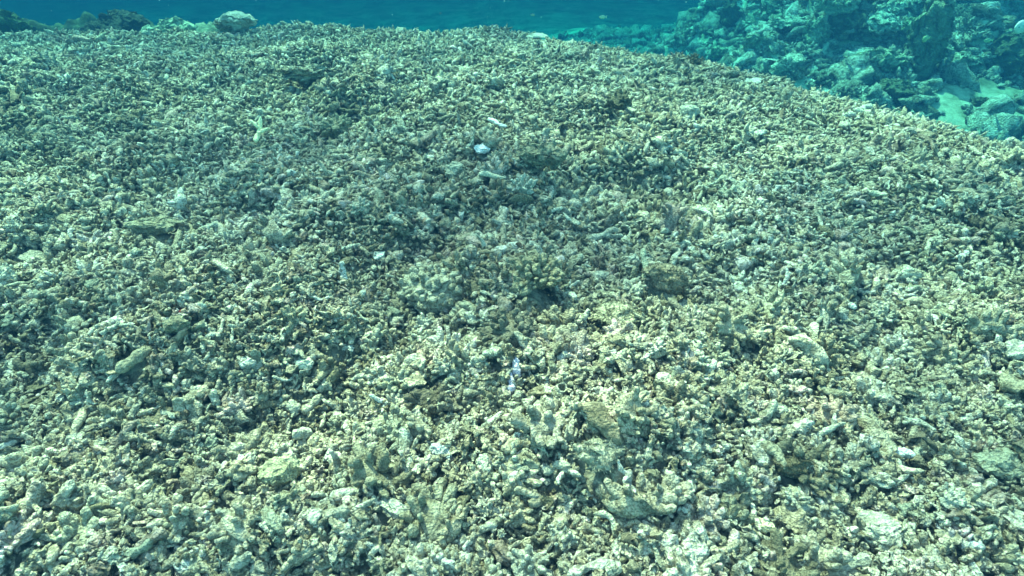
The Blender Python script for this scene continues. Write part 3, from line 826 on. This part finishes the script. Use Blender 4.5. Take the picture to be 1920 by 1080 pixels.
# patches where coarse or fine rubble gathers
coarse = noise2(PX * 2.3, PY * 2.3, 61)
base = np.array([.0315, .044, .0205, .026, .064])[kind_i] * (.82 + .21 * sstep(1.2, 2.3, PF))
size = base * np.exp(RNG.normal(0, .38, n)) * (1 + .25 * coarse) * (1 + .05 * np.clip(PF - 2, 0, 3))
size = np.clip(size, .009, .12)
size[n0:] = RNG.uniform(.006, .014, n - n0)
patch = fbm2(PX * 1.3, PY * 1.3, 71, 3)
tone = np.clip(.56 + .20 * RNG.normal(0, 1, n) + .10 * patch, 0.03, .97)
pale = RNG.random(n) < .03
tone = np.where(pale, RNG.uniform(.85, 1.0, n), tone)
R3, R2 = rotations(n, .38, .24)
hue = RNG.random(n)
lift = RNG.uniform(-.010, .020, n) + size * .06
Vs, Fs, Ts, Us, nv = [], [], [], [], 0
for lod in range(3):
    P = protos(lod)
    for ki, kn in enumerate(kind_names):
        pool = P[kn]
        sel = np.nonzero((lod_i == lod) & (kind_i == ki))[0]
        which = RNG.integers(0, len(pool), len(sel))
        for w, (V, F) in enumerate(pool):
            s = sel[which == w]
            if not len(s): continue
            V = V - V.mean(0)
            rotm = R3[s] if kn != "knob" else R2[s]
            Q = np.einsum('nij,vj->nvi', rotm * size[s][:, None, None], V)
            Q += np.stack([PX[s], PY[s], PZ[s] + lift[s]], -1)[:, None, :]
            Vs.append(Q.reshape(-1, 3).astype(np.float32))
            Fs.append((F[None] + (nv + np.arange(len(s)) * len(V))[:, None, None]).reshape(-1, 3).astype(np.int32))
            Ts.append(np.repeat(tone[s], len(V)).astype(np.float32))
            Us.append(np.repeat(hue[s], len(V)).astype(np.float32))
            nv += len(s) * len(V)
rub = link_mesh("coral_rubble", np.concatenate(Vs), np.concatenate(Fs), M_RUBBLE, {"tone": np.concatenate(Ts), "hue": np.concatenate(Us)})
rub["kind"] = "stuff"
print("rubble pieces", n, "verts", nv, "loose things", count)

# ------------------------------------------------------------------ specks drifting in the water above the crest: one mass
sp_parts = []
for k in range(70):
    dd = ray(rs.uniform(40, 1900), rs.uniform(-60, 60)) * rs.uniform(3.2, 5.5)
    V, F = ico(1)
    sp_parts.append((V * np.array([1.0, .6, .6]) * rs.uniform(.003, .008) + dd + np.array([0, 0, CAM_Z]), F))
V, F = join(sp_parts)
sk = link_mesh("drifting_specks", V, F, plain("drifting_specks", (.6, .6, .5), .9))
sk["kind"] = "stuff"

# ------------------------------------------------------------------ broken coral and stones strewn over the far reef: one mass
def reef_scatter(n=9000):
    y = 3.6 + 13.5 * RNG.random(n * 3) ** 1.15
    x = RNG.uniform(-1.5, 1, n * 3) * 0 + RNG.uniform(0, 1, n * 3) * (1.0 * y + 2.0) - .02 * y
    z = H(x, y)
    sandy = noise2(x * 0.7, y * 0.7, 21)
    sandy = np.maximum(sandy, .6 * np.exp(-(((x - 5.0) / 1.0) ** 2 + ((y - 6.3) / .62) ** 2)))
    k = (edge_dist(x, y) > .5) & (z > -4) & (RNG.random(len(x)) > sstep(0.05, .4, sandy) * .90)
    return x[k][:n], y[k][:n], z[k][:n]
qx, qy, qz = reef_scatter(34000)
sz = np.clip(.085 * np.exp(RNG.normal(0, .6, len(qx))), .03, .36) * (1 + .05 * np.clip(qy - 8, 0, 10))
R3, R2 = rotations(len(qx), .3, .05)
tq = np.clip(.74 + .24 * RNG.normal(0, 1, len(qx)), .02, .95)
Vs, Fs, Ts, Us, nv = [], [], [], [], 0
for lod in (1, 2):
    P = protos(lod); pool = P["chunk"] + P["knob"] + P["knob"][:3]
    near_ = np.hypot(qx - 4, qy - 6) < 3.2
    which = RNG.integers(0, len(pool), len(qx))
    for w, (V, F) in enumerate(pool):
        s = np.nonzero((which == w) & (near_ == (lod == 1)))[0]
        if not len(s): continue
        Q = np.einsum('nij,vj->nvi', R2[s] * sz[s][:, None, None], V - V.mean(0)) + np.stack([qx[s], qy[s], qz[s] + sz[s] * .12], -1)[:, None]
        Vs.append(Q.reshape(-1, 3)); Fs.append((F[None] + (nv + np.arange(len(s)) * len(V))[:, None, None]).reshape(-1, 3)); Ts.append(np.repeat(tq[s], len(V)))
        nv += len(s) * len(V)
rr = link_mesh("reef_rubble", np.concatenate(Vs), np.concatenate(Fs), coral_material("reef_rubble", 'tone', .6, .3), {"tone": np.concatenate(Ts)})
rr["kind"] = "stuff"

# ------------------------------------------------------------------ the water itself, as haze
def haze_material():
    m = bpy.data.materials.new("sea_water_haze"); m.use_nodes = True
    N, L = m.node_tree.nodes, m.node_tree.links
    N.remove(N["Principled BSDF"])
    v = N.new("ShaderNodeVolumePrincipled")
    v.inputs["Color"].default_value = (0.003, 0.0185, 0.042, 1)
    v.inputs["Absorption Color"].default_value = (0.0, 0.43, 0.44, 1)
    v.inputs["Density"].default_value = 0.25
    v.inputs["Anisotropy"].default_value = 0.0
    L.new(v.outputs[0], N["Material Output"].inputs["Volume"])
    return m
bm = bmesh.new()
bmesh.ops.create_cube(bm, size=1)
zb, zt = float(GZ.min()) - 1.0, 1.25
bmesh.ops.scale(bm, vec=(280, 280, zt - zb), verts=bm.verts)
bmesh.ops.translate(bm, vec=(0, 2, (zt + zb) / 2), verts=bm.verts)
me = bpy.data.meshes.new("haze"); bm.to_mesh(me); bm.free()
me.materials.append(haze_material())
hz = bpy.data.objects.new("haze", me); COL.objects.link(hz)
hz["kind"] = "stuff"
